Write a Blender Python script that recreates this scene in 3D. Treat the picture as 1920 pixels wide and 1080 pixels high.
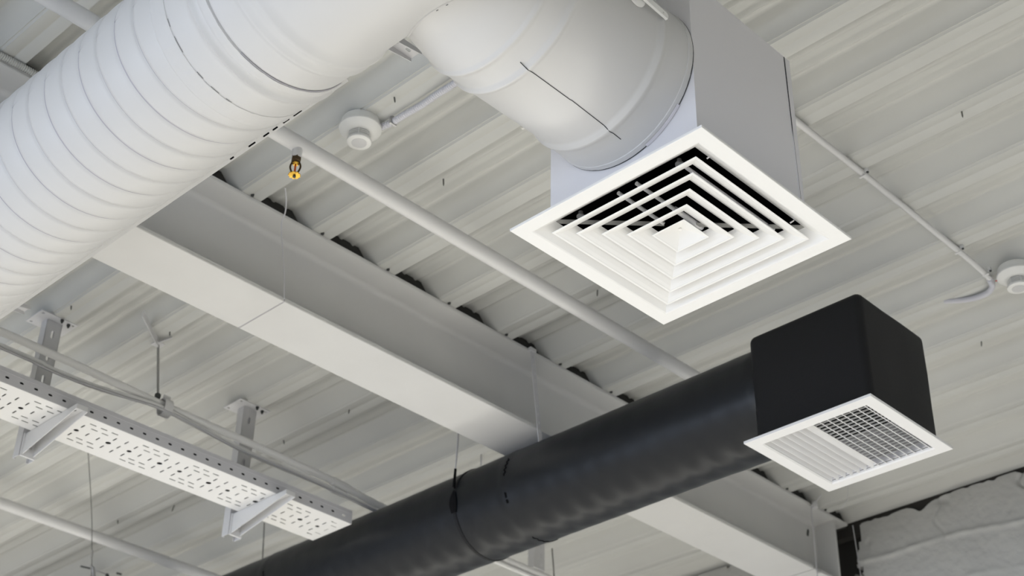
import bpy, bmesh, math, random
from mathutils import Vector, Matrix, noise

# ---------------------------------------------------------------- start clean
for o in list(bpy.data.objects):
    bpy.data.objects.remove(o, do_unlink=True)
SC = bpy.context.scene
COL = SC.collection
PI = math.pi
R = math.radians
random.seed(7)

# ---------------------------------------------------------------- camera
# origin = the photographer's eye; +Z up, +X along the steel beam, +Y along the ducts
yaw, pitch, roll, FPX = .7914, .5755, .0201, 2850.0
fwd = Vector((math.sin(yaw)*math.cos(pitch), math.cos(yaw)*math.cos(pitch), math.sin(pitch)))
rgt = Vector((math.cos(yaw), -math.sin(yaw), 0))
up = rgt.cross(fwd)
r2 = rgt*math.cos(roll) + up*math.sin(roll)
u2 = -rgt*math.sin(roll) + up*math.cos(roll)
cam_d = bpy.data.cameras.new('camera')
cam = bpy.data.objects.new('camera', cam_d)
COL.objects.link(cam)
cam.matrix_world = Matrix(((r2.x, u2.x, -fwd.x, 0), (r2.y, u2.y, -fwd.y, 0), (r2.z, u2.z, -fwd.z, 0), (0, 0, 0, 1)))
cam_d.sensor_width = 36
cam_d.lens = FPX*36/1920
cam_d.clip_start = .05
cam_d.clip_end = 200
cam_d.dof.use_dof = True
cam_d.dof.focus_distance = 3.75
cam_d.dof.aperture_fstop = 5.0
SC.camera = cam

# ---------------------------------------------------------------- light and exposure
SC.view_settings.view_transform = 'Standard'
SC.view_settings.look = 'None'
SC.view_settings.gamma = 1
SC.view_settings.exposure = 0.0
SC.view_settings.use_curve_mapping = False
SC.cycles.max_bounces = 8
SC.cycles.diffuse_bounces = 5
SC.cycles.glossy_bounces = 3
SC.cycles.use_denoising = True
SC.cycles.caustics_reflective = False
SC.cycles.caustics_refractive = False

W = bpy.data.worlds.new('sky')
SC.world = W
W.use_nodes = True
bg = W.node_tree.nodes['Background']
bg.inputs[0].default_value = (.62, .74, 1, 1)
bg.inputs[1].default_value = 1.2

sun_d = bpy.data.lights.new('sun', 'SUN')
sun_d.energy = 22
sun_d.color = (1, .965, .91)
sun_d.angle = R(2)
sun = bpy.data.objects.new('sun', sun_d)
COL.objects.link(sun)
sun.rotation_euler = Vector((math.cos(R(10))*math.cos(R(12)), math.cos(R(10))*math.sin(R(12)), -math.sin(R(10)))).to_track_quat('-Z', 'Y').to_euler()

def area(name, loc, direction, sx, sy, power, color):
    d = bpy.data.lights.new(name, 'AREA')
    d.shape = 'RECTANGLE'; d.size = sx; d.size_y = sy; d.energy = power; d.color = color
    o = bpy.data.objects.new(name, d); COL.objects.link(o)
    o.location = loc
    o.rotation_euler = Vector(direction).to_track_quat('-Z', 'Y').to_euler()
    return o
# daylight falling in through the openings of the left wall
area('window_daylight', (-5.7, 2.5, 0.2), (1, 0, .02), 13.0, 2.7, 235, (.74, .84, 1))

# ---------------------------------------------------------------- materials
def mat(name, color, rough=.5, metal=0.0, bump=0.0, bscale=60.0, var=0.0, vscale=3.0, spec=.5, coat=0.0):
    m = bpy.data.materials.new(name); m.use_nodes = True
    nt = m.node_tree; b = nt.nodes['Principled BSDF']
    b.inputs['Base Color'].default_value = (*color, 1)
    b.inputs['Roughness'].default_value = rough
    b.inputs['Metallic'].default_value = metal
    b.inputs['Specular IOR Level'].default_value = spec
    b.inputs['Coat Weight'].default_value = coat
    tc = nt.nodes.new('ShaderNodeTexCoord')
    if bump:
        n = nt.nodes.new('ShaderNodeTexNoise'); n.inputs['Scale'].default_value = bscale; n.inputs['Detail'].default_value = 4
        bp = nt.nodes.new('ShaderNodeBump'); bp.inputs['Strength'].default_value = bump; bp.inputs['Distance'].default_value = .01
        nt.links.new(tc.outputs['Object'], n.inputs['Vector'])
        nt.links.new(n.outputs['Fac'], bp.inputs['Height']); nt.links.new(bp.outputs['Normal'], b.inputs['Normal'])
    if var:
        n = nt.nodes.new('ShaderNodeTexNoise'); n.inputs['Scale'].default_value = vscale; n.inputs['Detail'].default_value = 5
        cr = nt.nodes.new('ShaderNodeValToRGB')
        cr.color_ramp.elements[0].position = .3; cr.color_ramp.elements[1].position = .7
        cr.color_ramp.elements[0].color = (*[c*(1-var) for c in color], 1)
        cr.color_ramp.elements[1].color = (*[min(1, c*(1+var*.5)) for c in color], 1)
        nt.links.new(tc.outputs['Object'], n.inputs['Vector'])
        nt.links.new(n.outputs['Fac'], cr.inputs['Fac']); nt.links.new(cr.outputs['Color'], b.inputs['Base Color'])
    return m
M = dict(
    duct=mat('white_duct_paint', (.655, .655, .65), .42, var=.02, vscale=2, bump=.02, bscale=25),
    tape=mat('wrinkled_white_tape', (.655, .655, .65), .5, bump=.22, bscale=38),
    plenum=mat('white_sheet_steel', (.77, .765, .79), .5, bump=.03, bscale=300),
    grille=mat('white_enamel', (.90, .90, .885), .35),
    grille2=mat('white_enamel_worn', (.86, .86, .86), .4),
    deck=mat('painted_roof_deck', (.56, .565, .54), .6, var=.05, vscale=2.5, bump=.05, bscale=12),
    beam=mat('grey_white_beam_paint', (.66, .66, .65), .6, var=.03, vscale=5, bump=.05, bscale=40),
    pipe=mat('white_pipe_paint', (.70, .70, .70), .45),
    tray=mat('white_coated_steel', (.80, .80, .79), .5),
    steel=mat('painted_strut', (.66, .66, .67), .55, var=.06, vscale=9),
    black=mat('black_wrap', (.0035, .004, .0055), .6, bump=.10, bscale=220, spec=.35),
    blackduct=mat('black_foil_wrap', (.0055, .0072, .0100), .38, bump=.05, bscale=50, spec=.38),
    cavity=mat('black_liner_and_shade', (.006, .006, .007), .9, spec=.1),
    seam=mat('dark_seam', (.03, .035, .04), .7),
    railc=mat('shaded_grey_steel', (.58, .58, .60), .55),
    brace=mat('dull_grey_brace', (.25, .25, .24), .5),
    trough_shade=mat('dark_trough_shade', (.035, .035, .033), .9),
    rod=mat('grey_threaded_steel', (.30, .30, .29), .5, .2),
    softseam=mat('grey_sealant_line', (.42, .41, .45), .6),
    galv=mat('galvanised_sheet', (.5, .5, .5), .35, .7, var=.1, vscale=30),
    chrome=mat('bright_metal', (.8, .78, .8), .2, .9),
    dark=mat('dark_steel', (.06, .065, .065), .5, .4),
    screw=mat('screw_grey', (.16, .16, .15), .5, .4),
    brass=mat('brass', (.75, .45, .07), .25, .9),
    bronze=mat('dark_bronze', (.07, .045, .02), .4, .7),
    bulb=mat('orange_red_bulb', (.75, .13, .01), .15),
    plastic=mat('white_plastic', (.80, .80, .775), .4),
    plastic2=mat('pale_grey_plastic', (.60, .60, .60), .4),
    wire=mat('white_cable', (.62, .62, .64), .5),
    flex=mat('corrugated_conduit_plastic', (.50, .50, .47), .5),
    flexw=mat('white_corrugated_plastic', (.66, .66, .70), .5),
    plaster=mat('rough_painted_plaster', (.50, .50, .48), .85, bump=.35, bscale=30, var=.05, vscale=6),
    rubble=mat('grey_mortar', (.33, .33, .31), .95, bump=.8, bscale=40),
    brick_shade=mat('brick_void_shade', (.03, .028, .025), .95),
    floor=mat('pale_polished_concrete', (.62, .61, .59), .45, var=.08, vscale=1.2),
    wallp=mat('grey_wall_paint', (.20, .20, .205), .8, bump=.05, bscale=15),
    red=mat('red_wire', (.6, .03, .02), .4),
    yellow=mat('yellow_sealant', (.55, .36, .04), .5),
)

# ---------------------------------------------------------------- mesh builder
ORG = {}
KS = 1.0            # size factor of the large white duct and its diffuser (set while they are built)
class MB:
    def __init__(s): s.v = []; s.f = []; s.m = []; s.mi = 0
    def add(s, vs, fs):
        o = len(s.v); s.v += [tuple(v) for v in vs]
        for f in fs: s.f.append([o+i for i in f]); s.m.append(s.mi)
        return s
    def box(s, x0, x1, y0, y1, z0, z1, T=None):
        vs = [Vector((x, y, z)) for x in (x0, x1) for y in (y0, y1) for z in (z0, z1)]
        if T: vs = [T @ v for v in vs]
        return s.add(vs, [(0, 1, 3, 2), (4, 6, 7, 5), (0, 4, 5, 1), (2, 3, 7, 6), (0, 2, 6, 4), (1, 5, 7, 3)])
    def prism(s, poly, a, b, axis='x', T=None):
        """poly = list of 2D points, extruded from a to b along axis"""
        def P(p, t):
            v = {'x': (t, p[0], p[1]), 'y': (p[0], t, p[1]), 'z': (p[0], p[1], t)}[axis]
            v = Vector(v); return T @ v if T else v
        n = len(poly)
        vs = [P(p, a) for p in poly] + [P(p, b) for p in poly]
        return s.add(vs, [list(range(n))[::-1], list(range(n, 2*n))] + [(i, (i+1) % n, n+(i+1) % n, n+i) for i in range(n)])
    def tube(s, pts, r, n=12, cap=True):
        pts = [Vector(p) for p in pts]; N = len(pts)
        rs = r if isinstance(r, (list, tuple)) else [r]*N
        t0 = (pts[1]-pts[0]).normalized()
        a = t0.orthogonal().normalized(); vs = []
        for i, p in enumerate(pts):
            t = (pts[min(i+1, N-1)]-pts[max(i-1, 0)]).normalized()
            a = (a - t*a.dot(t)).normalized(); b = t.cross(a)
            for k in range(n):
                q = 2*PI*k/n; vs.append(p + (a*math.cos(q)+b*math.sin(q))*rs[i])
        fs = [(i*n+k, i*n+(k+1) % n, (i+1)*n+(k+1) % n, (i+1)*n+k) for i in range(N-1) for k in range(n)]
        if cap: fs += [list(range(n))[::-1], [(N-1)*n+k for k in range(n)]]
        return s.add(vs, fs)
    def lathe(s, prof, c, axis='z', n=48, cap=True):
        """prof = [(radius, t)] along axis from point c"""
        c = Vector(c); vs = []
        for (r, t) in prof:
            for k in range(n):
                q = 2*PI*k/n; u, w = r*math.cos(q), r*math.sin(q)
                vs.append(c + Vector({'z': (u, w, t), 'x': (t, u, w), 'y': (u, t, w)}[axis]))
        N = len(prof)
        fs = [(i*n+k, i*n+(k+1) % n, (i+1)*n+(k+1) % n, (i+1)*n+k) for i in range(N-1) for k in range(n)]
        if cap: fs += [list(range(n))[::-1], [(N-1)*n+k for k in range(n)]]
        return s.add(vs, fs)
    def sqloop(s, cx, cy, prof, closed=True):
        """prof = [(half, z)] swept round a square"""
        vs = []
        for h, z in prof:
            vs += [(cx-h, cy-h, z), (cx+h, cy-h, z), (cx+h, cy+h, z), (cx-h, cy+h, z)]
        N = len(prof); fs = []
        for i in range(N if closed else N-1):
            j = (i+1) % N
            for k in range(4): fs.append((i*4+k, i*4+(k+1) % 4, j*4+(k+1) % 4, j*4+k))
        return s.add(vs, fs)
    def plate(s, outline, holes, t, T):
        """flat plate in the XY plane with holes, mapped through T (Matrix)"""
        cu = bpy.data.curves.new('tmp', 'CURVE'); cu.dimensions = '2D'; cu.fill_mode = 'BOTH'; cu.extrude = t/2
        for lp in [outline]+holes:
            sp = cu.splines.new('POLY'); sp.points.add(len(lp)-1)
            for i, p in enumerate(lp): sp.points[i].co = (p[0], p[1], 0, 1)
            sp.use_cyclic_u = True
        ob = bpy.data.objects.new('tmp', cu); COL.objects.link(ob)
        dg = bpy.context.evaluated_depsgraph_get(); dg.update()
        me = bpy.data.meshes.new_from_object(ob.evaluated_get(dg))
        s.add([T @ v.co for v in me.vertices], [list(p.vertices) for p in me.polygons])
        bpy.data.objects.remove(ob, do_unlink=True); bpy.data.curves.remove(cu); bpy.data.meshes.remove(me)
        return s
    def build(s, name, material, parent=None, smooth=None, local=False, bevel=0):
        me = bpy.data.meshes.new(name)
        vs = [Vector(v)*KS for v in s.v]
        if parent is not None:
            org = Vector((0, 0, 0)) if local else ORG[parent.name]
            base = org
        else:
            lo = Vector([min(v[i] for v in vs) for i in range(3)]); hi = Vector([max(v[i] for v in vs) for i in range(3)])
            base = (lo+hi)/2; org = base
        me.from_pydata([v-org for v in vs], [], s.f)
        mats = material if isinstance(material, (list, tuple)) else [material]
        for m in mats: me.materials.append(m)
        for p, i in zip(me.polygons, s.m): p.material_index = i
        bm = bmesh.new(); bm.from_mesh(me); bmesh.ops.remove_doubles(bm, verts=bm.verts, dist=1e-6)
        bmesh.ops.recalc_face_normals(bm, faces=bm.faces)
        if bevel:
            es = [e for e in bm.edges if len(e.link_faces) == 2 and e.calc_face_angle(0) > R(30)]
            bmesh.ops.bevel(bm, geom=es, offset=bevel, segments=2, affect='EDGES', clamp_overlap=True)
        if smooth is not None:
            for f in bm.faces: f.smooth = True
            for e in bm.edges:
                if len(e.link_faces) != 2 or e.calc_face_angle(0) > R(smooth): e.smooth = False
        bm.to_mesh(me); bm.free()
        o = bpy.data.objects.new(name, me); COL.objects.link(o)
        if parent is not None:
            o.parent = parent; ORG[o.name] = org
        else:
            o.location = base; ORG[o.name] = base
        return o

def tag(o, label, cat, group=None, kind=None):
    o['label'] = label; o['category'] = cat
    if group: o['group'] = group
    if kind: o['kind'] = kind
    return o
def thing(name, loc, label, cat, group=None):
    loc = Vector(loc)*KS
    o = bpy.data.objects.new(name, None); COL.objects.link(o); o.location = loc
    o.empty_display_size = .05; ORG[o.name] = Vector(loc)
    return tag(o, label, cat, group)
def struct(o): o['kind'] = 'structure'; return o
def slot(cx, cy, L, w, ang=0.0, n=4):
    """rounded slot outline"""
    pts = []
    for sgn, a0 in ((1, -PI/2), (-1, PI/2)):
        for k in range(n+1):
            a = a0 + PI*k/n; pts.append((sgn*(L/2-w/2)+w/2*math.cos(a), w/2*math.sin(a)))
    c, s_ = math.cos(ang), math.sin(ang)
    return [(cx+c*x-s_*y, cy+s_*x+c*y) for x, y in pts]
def disc(cx, cy, r, n=16): return [(cx+r*math.cos(2*PI*k/n), cy+r*math.sin(2*PI*k/n)) for k in range(n)]
def rect(x0, x1, y0, y1): return [(x0, y0), (x1, y0), (x1, y1), (x0, y1)]
def spline(pts, k=8):
    """Catmull-Rom through points"""
    P = [Vector(p) for p in pts]; P = [P[0]*2-P[1]]+P+[P[-1]*2-P[-2]]; out = []
    for i in range(1, len(P)-2):
        for j in range(k):
            t = j/k; a, b, c, d = P[i-1], P[i], P[i+1], P[i+2]
            out.append(.5*((2*b)+(c-a)*t+(2*a-5*b+4*c-d)*t*t+(3*b-3*c+d-a)*t**3))
    out.append(P[-2]); return out

ZD = 2.97           # underside of the roof deck ribs
FL = -1.60          # floor
XW = 5.80           # plaster wall

# ================================================================ SETTING
# corrugated roof deck: narrow low ribs, wide high troughs with shallow stiffeners
def deck():
    P = .30012
    unit = [(0, 0), (.032, 0), (.036, .0026), (.040, .0026), (.044, 0), (.0765, 0)]
    hz = .066
    unit += [(.088, hz)]
    for i in range(1, 22):                       # high trough
        x = .088 + (.232-.088)*i/22
        s1 = math.exp(-((x-.150)/.011)**2)+math.exp(-((x-.204)/.010)**2)
        unit.append((x, hz - .012*s1))
    unit += [(.232, hz), (.239, .0600), (.262, .0365), (.266, .0340), (.288, .0090), (.2905, .0050), (.293, .0065), (.297, .0040)]
    pts = []
    x0 = 2.2358 - P*28
    for k in range(0, 41):
        for (x, z) in unit:
            X = x0+k*P+x
            if X < 6.1: pts.append((X, ZD+z))
    ys = [-5.0, -1, 1, 3, 5, 7, 9, 11.2]
    n = len(pts); m = MB()
    vs = [(x, y, z) for y in ys for x, z in pts]
    m.add(vs, [(j*n+i, j*n+i+1, (j+1)*n+i+1, (j+1)*n+i) for j in range(len(ys)-1) for i in range(n-1)])
    o = struct(m.build('ceiling', M['deck'], smooth=50))
    sm = o.modifiers.new('sheet', 'SOLIDIFY'); sm.thickness = .0012; sm.offset = 1
    return o
deck()
def trough_shade_blocks():  # added near-black blocks: shade in the deck troughs over the beam, put into colour
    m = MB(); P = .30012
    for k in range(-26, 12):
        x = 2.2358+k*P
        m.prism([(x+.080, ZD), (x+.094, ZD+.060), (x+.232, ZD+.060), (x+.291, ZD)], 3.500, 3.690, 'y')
    return struct(m.build('shade_fill_1', M['trough_shade']))
trough_shade_blocks()
m = MB().box(XW+.014, XW+.06, 2.0, 4.1, ZD-.045, ZD+.02); struct(m.build('shade_fill_2', M['brick_shade']))  # added dark strip standing in for the shade in the wall-top gap
m = MB().box(-6.3, 6.3, -5.3, 11.5, ZD+.10, ZD+.2); struct(m.build('ceiling_slab', M['plaster']))
m = MB().box(-6.3, 6.1, -5.3, 11.5, FL-.1, FL); struct(m.build('floor', M['floor']))
m = MB().box(-6.3, 6.1, -5.3, -5.0, FL, ZD+.1); struct(m.build('wall_back', M['wallp']))
m = MB().box(-6.3, 6.1, 11.2, 11.5, FL, ZD+.1); struct(m.build('wall_front', M['wallp']))
# left wall with tall openings that let the sun and sky in
m = MB()
m.box(-6.1, -6.0, -5.0, 11.2, 1.55, ZD); m.box(-6.1, -6.0, -5.0, 11.2, FL, FL+.12)
for y in (-5.0, -1.9, 1.2, 4.3, 7.4, 10.5): m.box(-6.1, -6.0, y, y+.25, FL+.12, 1.55)
struct(m.build('wall_left', M['wallp']))

# right plaster wall, broken open round the end of the beam, ragged along its top
def wall_right():
    def hole(y, z):
        e = .016*noise.noise(Vector((y*14, z*14, 3.3))) + .006*noise.noise(Vector((y*45, z*45, 1)))
        left = 3.417 + e + (.022 if z < 2.875 else 0) + (.018 if z < 2.84 else 0) - (.03 if z < 2.76 else 0)*1.0
        return y > left and y < 3.78 + e and z > 2.60 + .04*math.sin(y*30)
    def top(y):
        g = .75+.25*math.tanh((y-2.98)/.06)
        t = ZD+.003 - .007*(g-.5)*2*(1 if y > 2.95 else 0) - .020*g*max(0, noise.noise(Vector((y*6, 0, 9)))) - .016*max(0, noise.noise(Vector((y*24, 4, 2)))+.02)
        d = y-3.10
        t -= .024*math.exp(-(d/.035)**2) + .020*math.exp(-((y-2.57)/.03)**2)
        return t
    m = MB(); Y = []
    y = 1.9
    while y < 4.2: Y.append(y); y += .0075
    Z = []; z = 2.45
    while z < ZD+.006: Z.append(z); z += .0075
    idx = {}; vs = []
    ridge = lambda y: 2.755 + .13*(y-2.7)*.35 + .008*math.sin(y*9) + .006*noise.noise(Vector((y*20, 0, 0)))
    for i, y in enumerate(Y):
        for j, z in enumerate(Z):
            zz = min(z, top(y))
            d = .006*noise.noise(Vector((y*2.5, zz*2.5, 0))) + .0025*noise.noise(Vector((y*9, zz*9, 5))) + .0016*noise.noise(Vector((y*34, zz*34, 7)))
            rr = abs(zz-ridge(y)); d -= .010*math.exp(-(rr/.011)**2)*(.5+.9*noise.noise(Vector((y*16, 2, 2)))+.3)
            rr = abs(zz-(ridge(y)-.20)); d -= .006*math.exp(-(rr/.013)**2)*(.5+noise.noise(Vector((y*13, 8, 2))))
            vx = abs(y-(3.02+.02*math.sin(zz*40))); d += .006*math.exp(-(vx/.006)**2)*(1 if zz > 2.77 else 0)
            vx = abs(y-(2.60+.02*math.sin(zz*50))); d += .014*math.exp(-(vx/.008)**2)*(1 if zz > 2.86 else 0)
            d += .012*max(0, noise.noise(Vector((y*11+3, zz*11, 3)))-.42)*6*.35
            if abs(y-1.9) < .01 or z < 2.455 or y > 4.19: d = 0
            idx[i, j] = len(vs); vs.append((XW+d, y, zz))
    fs = []
    keep = {}
    for i in range(len(Y)-1):
        for j in range(len(Z)-1):
            yc, zc = Y[i]+.004, Z[j]+.004
            if hole(yc, zc) or Z[j] > top(yc): continue
            keep[i, j] = 1; fs.append((idx[i, j], idx[i+1, j], idx[i+1, j+1], idx[i, j+1]))
    # thickness of the broken edges
    nv = len(vs); vs += [(v[0]+.11, v[1]+.010*noise.noise(Vector(v)*30), v[2]) for v in vs]
    cnt = {}
    for f in fs:
        for a, b in zip(f, f[1:]+f[:1]): cnt.setdefault(frozenset((a, b)), []).append((a, b))
    for k, l in cnt.items():
        if len(l) == 1:
            a, b = l[0]; fs.append((b, a, a+nv, b+nv))
    m.add(vs, fs)
    # plain remainder of the wall
    m.box(XW, XW+.10, -5.0, 1.9, FL, ZD-.001); m.box(XW, XW+.10, 4.195, 11.2, FL, ZD-.001); m.box(XW, XW+.10, 1.9, 4.195, FL, 2.45)
    o = m.build('wall_right', M['plaster'], smooth=60)
    struct(o)
    m = MB().box(XW+.16, XW+.22, -5.0, 11.2, FL, ZD+.1); struct(m.build('wall_right_backing', M['brick_shade']))
wall_right()

# ================================================================ STEEL BEAM
ZB = 2.641; YB0, YB1 = 3.463, 3.707; YC = 3.585; ZT = ZD-.0015; XB1 = 5.765
beam = thing('steel_beam', (2.0, YC, ZB), 'long pale grey steel I-beam running under the roof deck to the plaster wall', 'beam')
m = MB().box(-5.95, XB1, YB0, YB1, ZT-.014, ZT); m.build('top_flange', M['beam'], beam, bevel=.002)
def webpoly():
    f = []
    t, r = .006, .020; z0, z1 = ZB+.015, ZT-.0141
    for s, zz, sg in ((-1, z0, 1), (-1, z1, -1)):
        arc = [(YC-t-r+r*math.sin(a), zz+sg*(r-r*math.cos(a))) for a in [PI/2*k/5 for k in range(6)]]
        f += arc if sg == 1 else arc[::-1]
    g = [(2*YC-y, z) for y, z in f][::-1]
    return f+g
m = MB().prism(webpoly(), -5.95, XB1, 'x'); m.build('web', M['beam'], beam, smooth=35)
for a, b in ((-5.95, 2.4520), (2.4545, 5.4430), (5.4455, XB1)):
    m = MB().box(a, b, YB0, YB1, ZB, ZB+.0149); m.build('bottom_flange', M['beam'], beam, bevel=.0015)
m = MB().box(2.4518, 2.4547, YB0+.001, YB1-.001, ZB+.001, ZB+.014); m.build('flange_joint', M['softseam'], beam)
m = MB().box(5.4428, 5.4457, YB0+.001, YB1-.001, ZB+.001, ZB+.014); m.build('flange_joint', M['seam'], beam)
m = MB().box(XB1-.10, XB1-.088, YB0+.012, YC-.0061, ZB+.0151, ZT-.0145); m.build('end_stiffener', M['beam'], beam)
m = MB().prism(slot(5.60, 2.900, .04, .014, R(72)), YC-.0080, YC-.0062, 'y'); o = m.build('bolt_slot', M['dark'], beam); o['label'] = 'small dark slot in the web'

# ================================================================ WHITE SPIRAL DUCT (along Y)
KS = .955
DX, DZ, DR = 1.500, 2.526, .2305
def ring_grid(m, prof, cx, cz, n, y0=None, axis='y', wob=None):
    """surface of revolution about a line parallel to axis; prof = [(r, t)]"""
    vs = []
    for r, t in prof:
        for k in range(n):
            q = 2*PI*k/n
            rr = r + (wob(q, t) if wob else 0)
            if axis == 'y': vs.append((cx+rr*math.cos(q), t, cz+rr*math.sin(q)))
            else: vs.append((t, cx+rr*math.cos(q), cz+rr*math.sin(q)))
    N = len(prof)
    m.add(vs, [(i*n+k, i*n+(k+1) % n, (i+1)*n+(k+1) % n, (i+1)*n+k) for i in range(N-1) for k in range(n)])
duct = thing('spiral_duct', (DX, 4.0, DZ), 'large round white spiral-seamed air duct crossing the upper left corner', 'air duct')
def spiral_body():
    S = .157; slope = .155/360; y0 = 2.6267
    offs = []                                     # (offset, dr, material)
    H = S/2
    def bulge(t): return .0030*(math.sin(PI*t/H))**.8 if 0 < t < H else 0
    m = MB(); n = 160
    prof = [(-.0012, -.0022), (.0012, -.0022), (.0030, .0008)] + [(.0030+(H-.0075)*k/7, .0008+bulge(.003+(H-.0075)*k/7)) for k in range(1, 7)]
    prof += [(H-.0040, .0006), (H-.0020, -.0014), (H+.0020, -.0014), (H+.0040, .0006)]
    prof += [(H+.0040+(H-.0070)*k/7, .0006+bulge(.003+(H-.0075)*k/7)) for k in range(1, 7)] + [(S-.0030, .0008)]
    rows = []
    for k in range(-3, 45):
        for j, (t, dr) in enumerate(prof): rows.append((k*S+t, dr, 1 if j == 0 else (2 if j == len([0])*0+10 else 0)))
    jthick = [i for i, p in enumerate(prof) if abs(p[0]-(H-.0020)) < 1e-6][0]
    vs = []; N = len(rows)
    for (t, dr, _) in rows:
        for q in range(n+1):
            th = -180+360*q/n          # degrees; helix drops with angle
            y = y0 - slope*th + t
            a = R(th)
            yy = min(max(y, 2.435), 9.2)
            vs.append((DX+(DR+dr)*math.cos(a), yy, DZ+(DR+dr)*math.sin(a)))
    L = len(prof)
    for i in range(N-1):
        j = i % L
        m.mi = 1 if j == 0 else (2 if j == jthick else 0)
        fs = []
        for q in range(n):
            a, b, c, d = i*(n+1)+q, i*(n+1)+q+1, (i+1)*(n+1)+q+1, (i+1)*(n+1)+q
            if abs(vs[a][1]-vs[d][1]) < 1e-7 and abs(vs[b][1]-vs[c][1]) < 1e-7: continue
            m.f.append([a, b, c, d]); m.m.append(m.mi)
    m.v = vs
    o = m.build('spiral_body', [M['duct'], M['softseam'], M['softseam']], duct, smooth=75)
spiral_body()
def tapewob(q, t): return .0016*noise.noise(Vector((math.cos(q)*9, math.sin(q)*9, t*30))) + .0012*noise.noise(Vector((math.cos(q)*26, math.sin(q)*26, t*60)))
# taped joint, coupling with a raised bead, taped joint
m = MB(); ring_grid(m, [(.229, 2.468), (.2350, 2.4655), (.2365, 2.462), (.2350, 2.452), (.2362, 2.445), (.2352, 2.434), (.2368, 2.428), (.2360, 2.420), (.2372, 2.412), (.230, 2.409)], DX, DZ, 160, wob=tapewob)
m.build('joint_tape', M['tape'], duct, smooth=70)
def bead(y, r, h=.0045, w=.010): return [(r, y+w), (r+h*.45, y+w*.6), (r+h, y), (r+h*.45, y-w*.6), (r, y-w)]
m = MB(); ring_grid(m, [(.228, 2.415), (.2360, 2.410), (.2370, 2.405), (.2370, 2.345)]+bead(2.320, .2372, .009, .013)+[(.2372, 2.297), (.2378, 2.283), (.2365, 2.277), (.229, 2.275)], DX, DZ, 160)
m.build('coupling', M['duct'], duct, smooth=50)
for a0, a1 in ((-152, -147), (-141, -131), (-96, -92), (-118, -113), (-107, -101)):
    m = MB(); ring_grid_ = [(.2381, 2.4085), (.2381, 2.4070)]
    n = 12; vs = [(DX+r*math.cos(R(a0+(a1-a0)*k/n)), y, DZ+r*math.sin(R(a0+(a1-a0)*k/n))) for r, y in ring_grid_ for k in range(n+1)]
    m.add(vs, [(k, k+1, n+2+k, n+1+k) for k in range(n)]); m.build('joint_gap', M['seam'], duct)
m = MB(); ring_grid(m, [(.2360, 2.302), (.2384, 2.300), (.2390, 2.290), (.2384, 2.283), (.2392, 2.276), (.2388, 2.273), (.230, 2.272)], DX, DZ, 160, wob=tapewob)
m.build('joint_tape', M['tape'], duct, smooth=70)
m = MB().tube([(DX+.2366*math.cos(R(a_)), 2.2705, DZ+.2366*math.sin(R(a_))) for a_ in range(-112, -14, 3)], .0013, 6); m.build('joint_line', M['softseam'], duct)
# tee body
m = MB(); ring_grid(m, [(.230, 2.2735), (.2352, 2.268), (.2358, 2.262), (.2358, 2.204), (.2372, 2.196), (.2420, 2.189), (.2432, 2.184), (.2420, 2.179), (.2380, 2.168), (.2376, 2.158), (.2418, 2.148), (.2432, 2.143), (.2410, 2.136), (.2352, 2.124), (.2340, 2.11), (.2335, 1.95), (.2335, 1.70), (.2335, 1.60), (.2400, 1.59), (.2400, 1.50), (.2335, 1.49), (.2335, .9)], DX, DZ, 160)
m.build('tee_body', M['duct'], duct, smooth=60)
m = MB(); ring_grid(m, [(.2330, .92), (.2330, .10), (.232, -2.0)], DX, DZ, 96); m.build('duct_end_section', M['duct'], duct, smooth=60)

# ================================================================ BRANCH DUCT (along X) to the white plenum
BY, BZ = 1.889, 2.526
branch = thing('branch_duct', (2.05, BY, BZ), 'short round white branch duct joining the big duct to the white plenum box', 'air duct')
def xs(r): return 0
rings = [(.186, 1.640), (.188, 1.680), (.1915, 1.705), (.2000, 1.738), (.2080, 1.772), (.2125, 1.798), (.2135, 1.806)]
rings += [(.2150, 1.810), (.2200, 1.815), (.2208, 1.820), (.2175, 1.826), (.2160, 1.834), (.2168, 1.880), (.2180, 1.888), (.2238, 1.894), (.2248, 1.899), (.2205, 1.906), (.2180, 1.912)]
rings += [(.2180, 2.03), (.2180, 2.165), (.2195, 2.176), (.2255, 2.184), (.2265, 2.190), (.2228, 2.198), (.2210, 2.206), (.2222, 2.230), (.2245, 2.262), (.2252, 2.284)]
m = MB(); ring_grid(m, rings, BY, BZ, 128, axis='x')
m.v = [(max(x, DX+math.sqrt(max(0, .2328**2-(z-BZ)**2))), y, z) for x, y, z in m.v]     # cut to the big duct's surface
m.build('duct_body', M['duct'], branch, smooth=65)
m = MB(); ring_grid(m, [(.2235, 2.279), (.2268, 2.281), (.2275, 2.288), (.2268, 2.2975), (.215, 2.2975)], BY, BZ, 128, axis='x', wob=lambda q, t: .0006*noise.noise(Vector((math.cos(q)*20, math.sin(q)*20, t*60))))
m.build('end_collar', M['duct'], branch, smooth=50)
m = MB(); ring_grid(m, [(.2262, 2.2960), (.2272, 2.2965), (.2272, 2.2985), (.2200, 2.2990)], BY, BZ, 128, axis='x'); m.build('collar_gap', M['seam'], branch)
# bright bare strip of the collar
n = 24; a0, a1 = -140, -108
m = MB()
vs = [(x, BY+r*math.cos(R(a0+(a1-a0)*k/n)), BZ+r*math.sin(R(a0+(a1-a0)*k/n))) for r, x in ((.2283, 2.290), (.2296, 2.2990)) for k in range(n+1)]
m.add(vs, [(k, k+1, n+2+k, n+1+k) for k in range(n)])
o = m.build('bare_metal_edge', M['chrome'], branch); o['label'] = 'strip of bare shiny metal on the collar'
sm = o.modifiers.new('t', 'SOLIDIFY'); sm.thickness = .001
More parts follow.
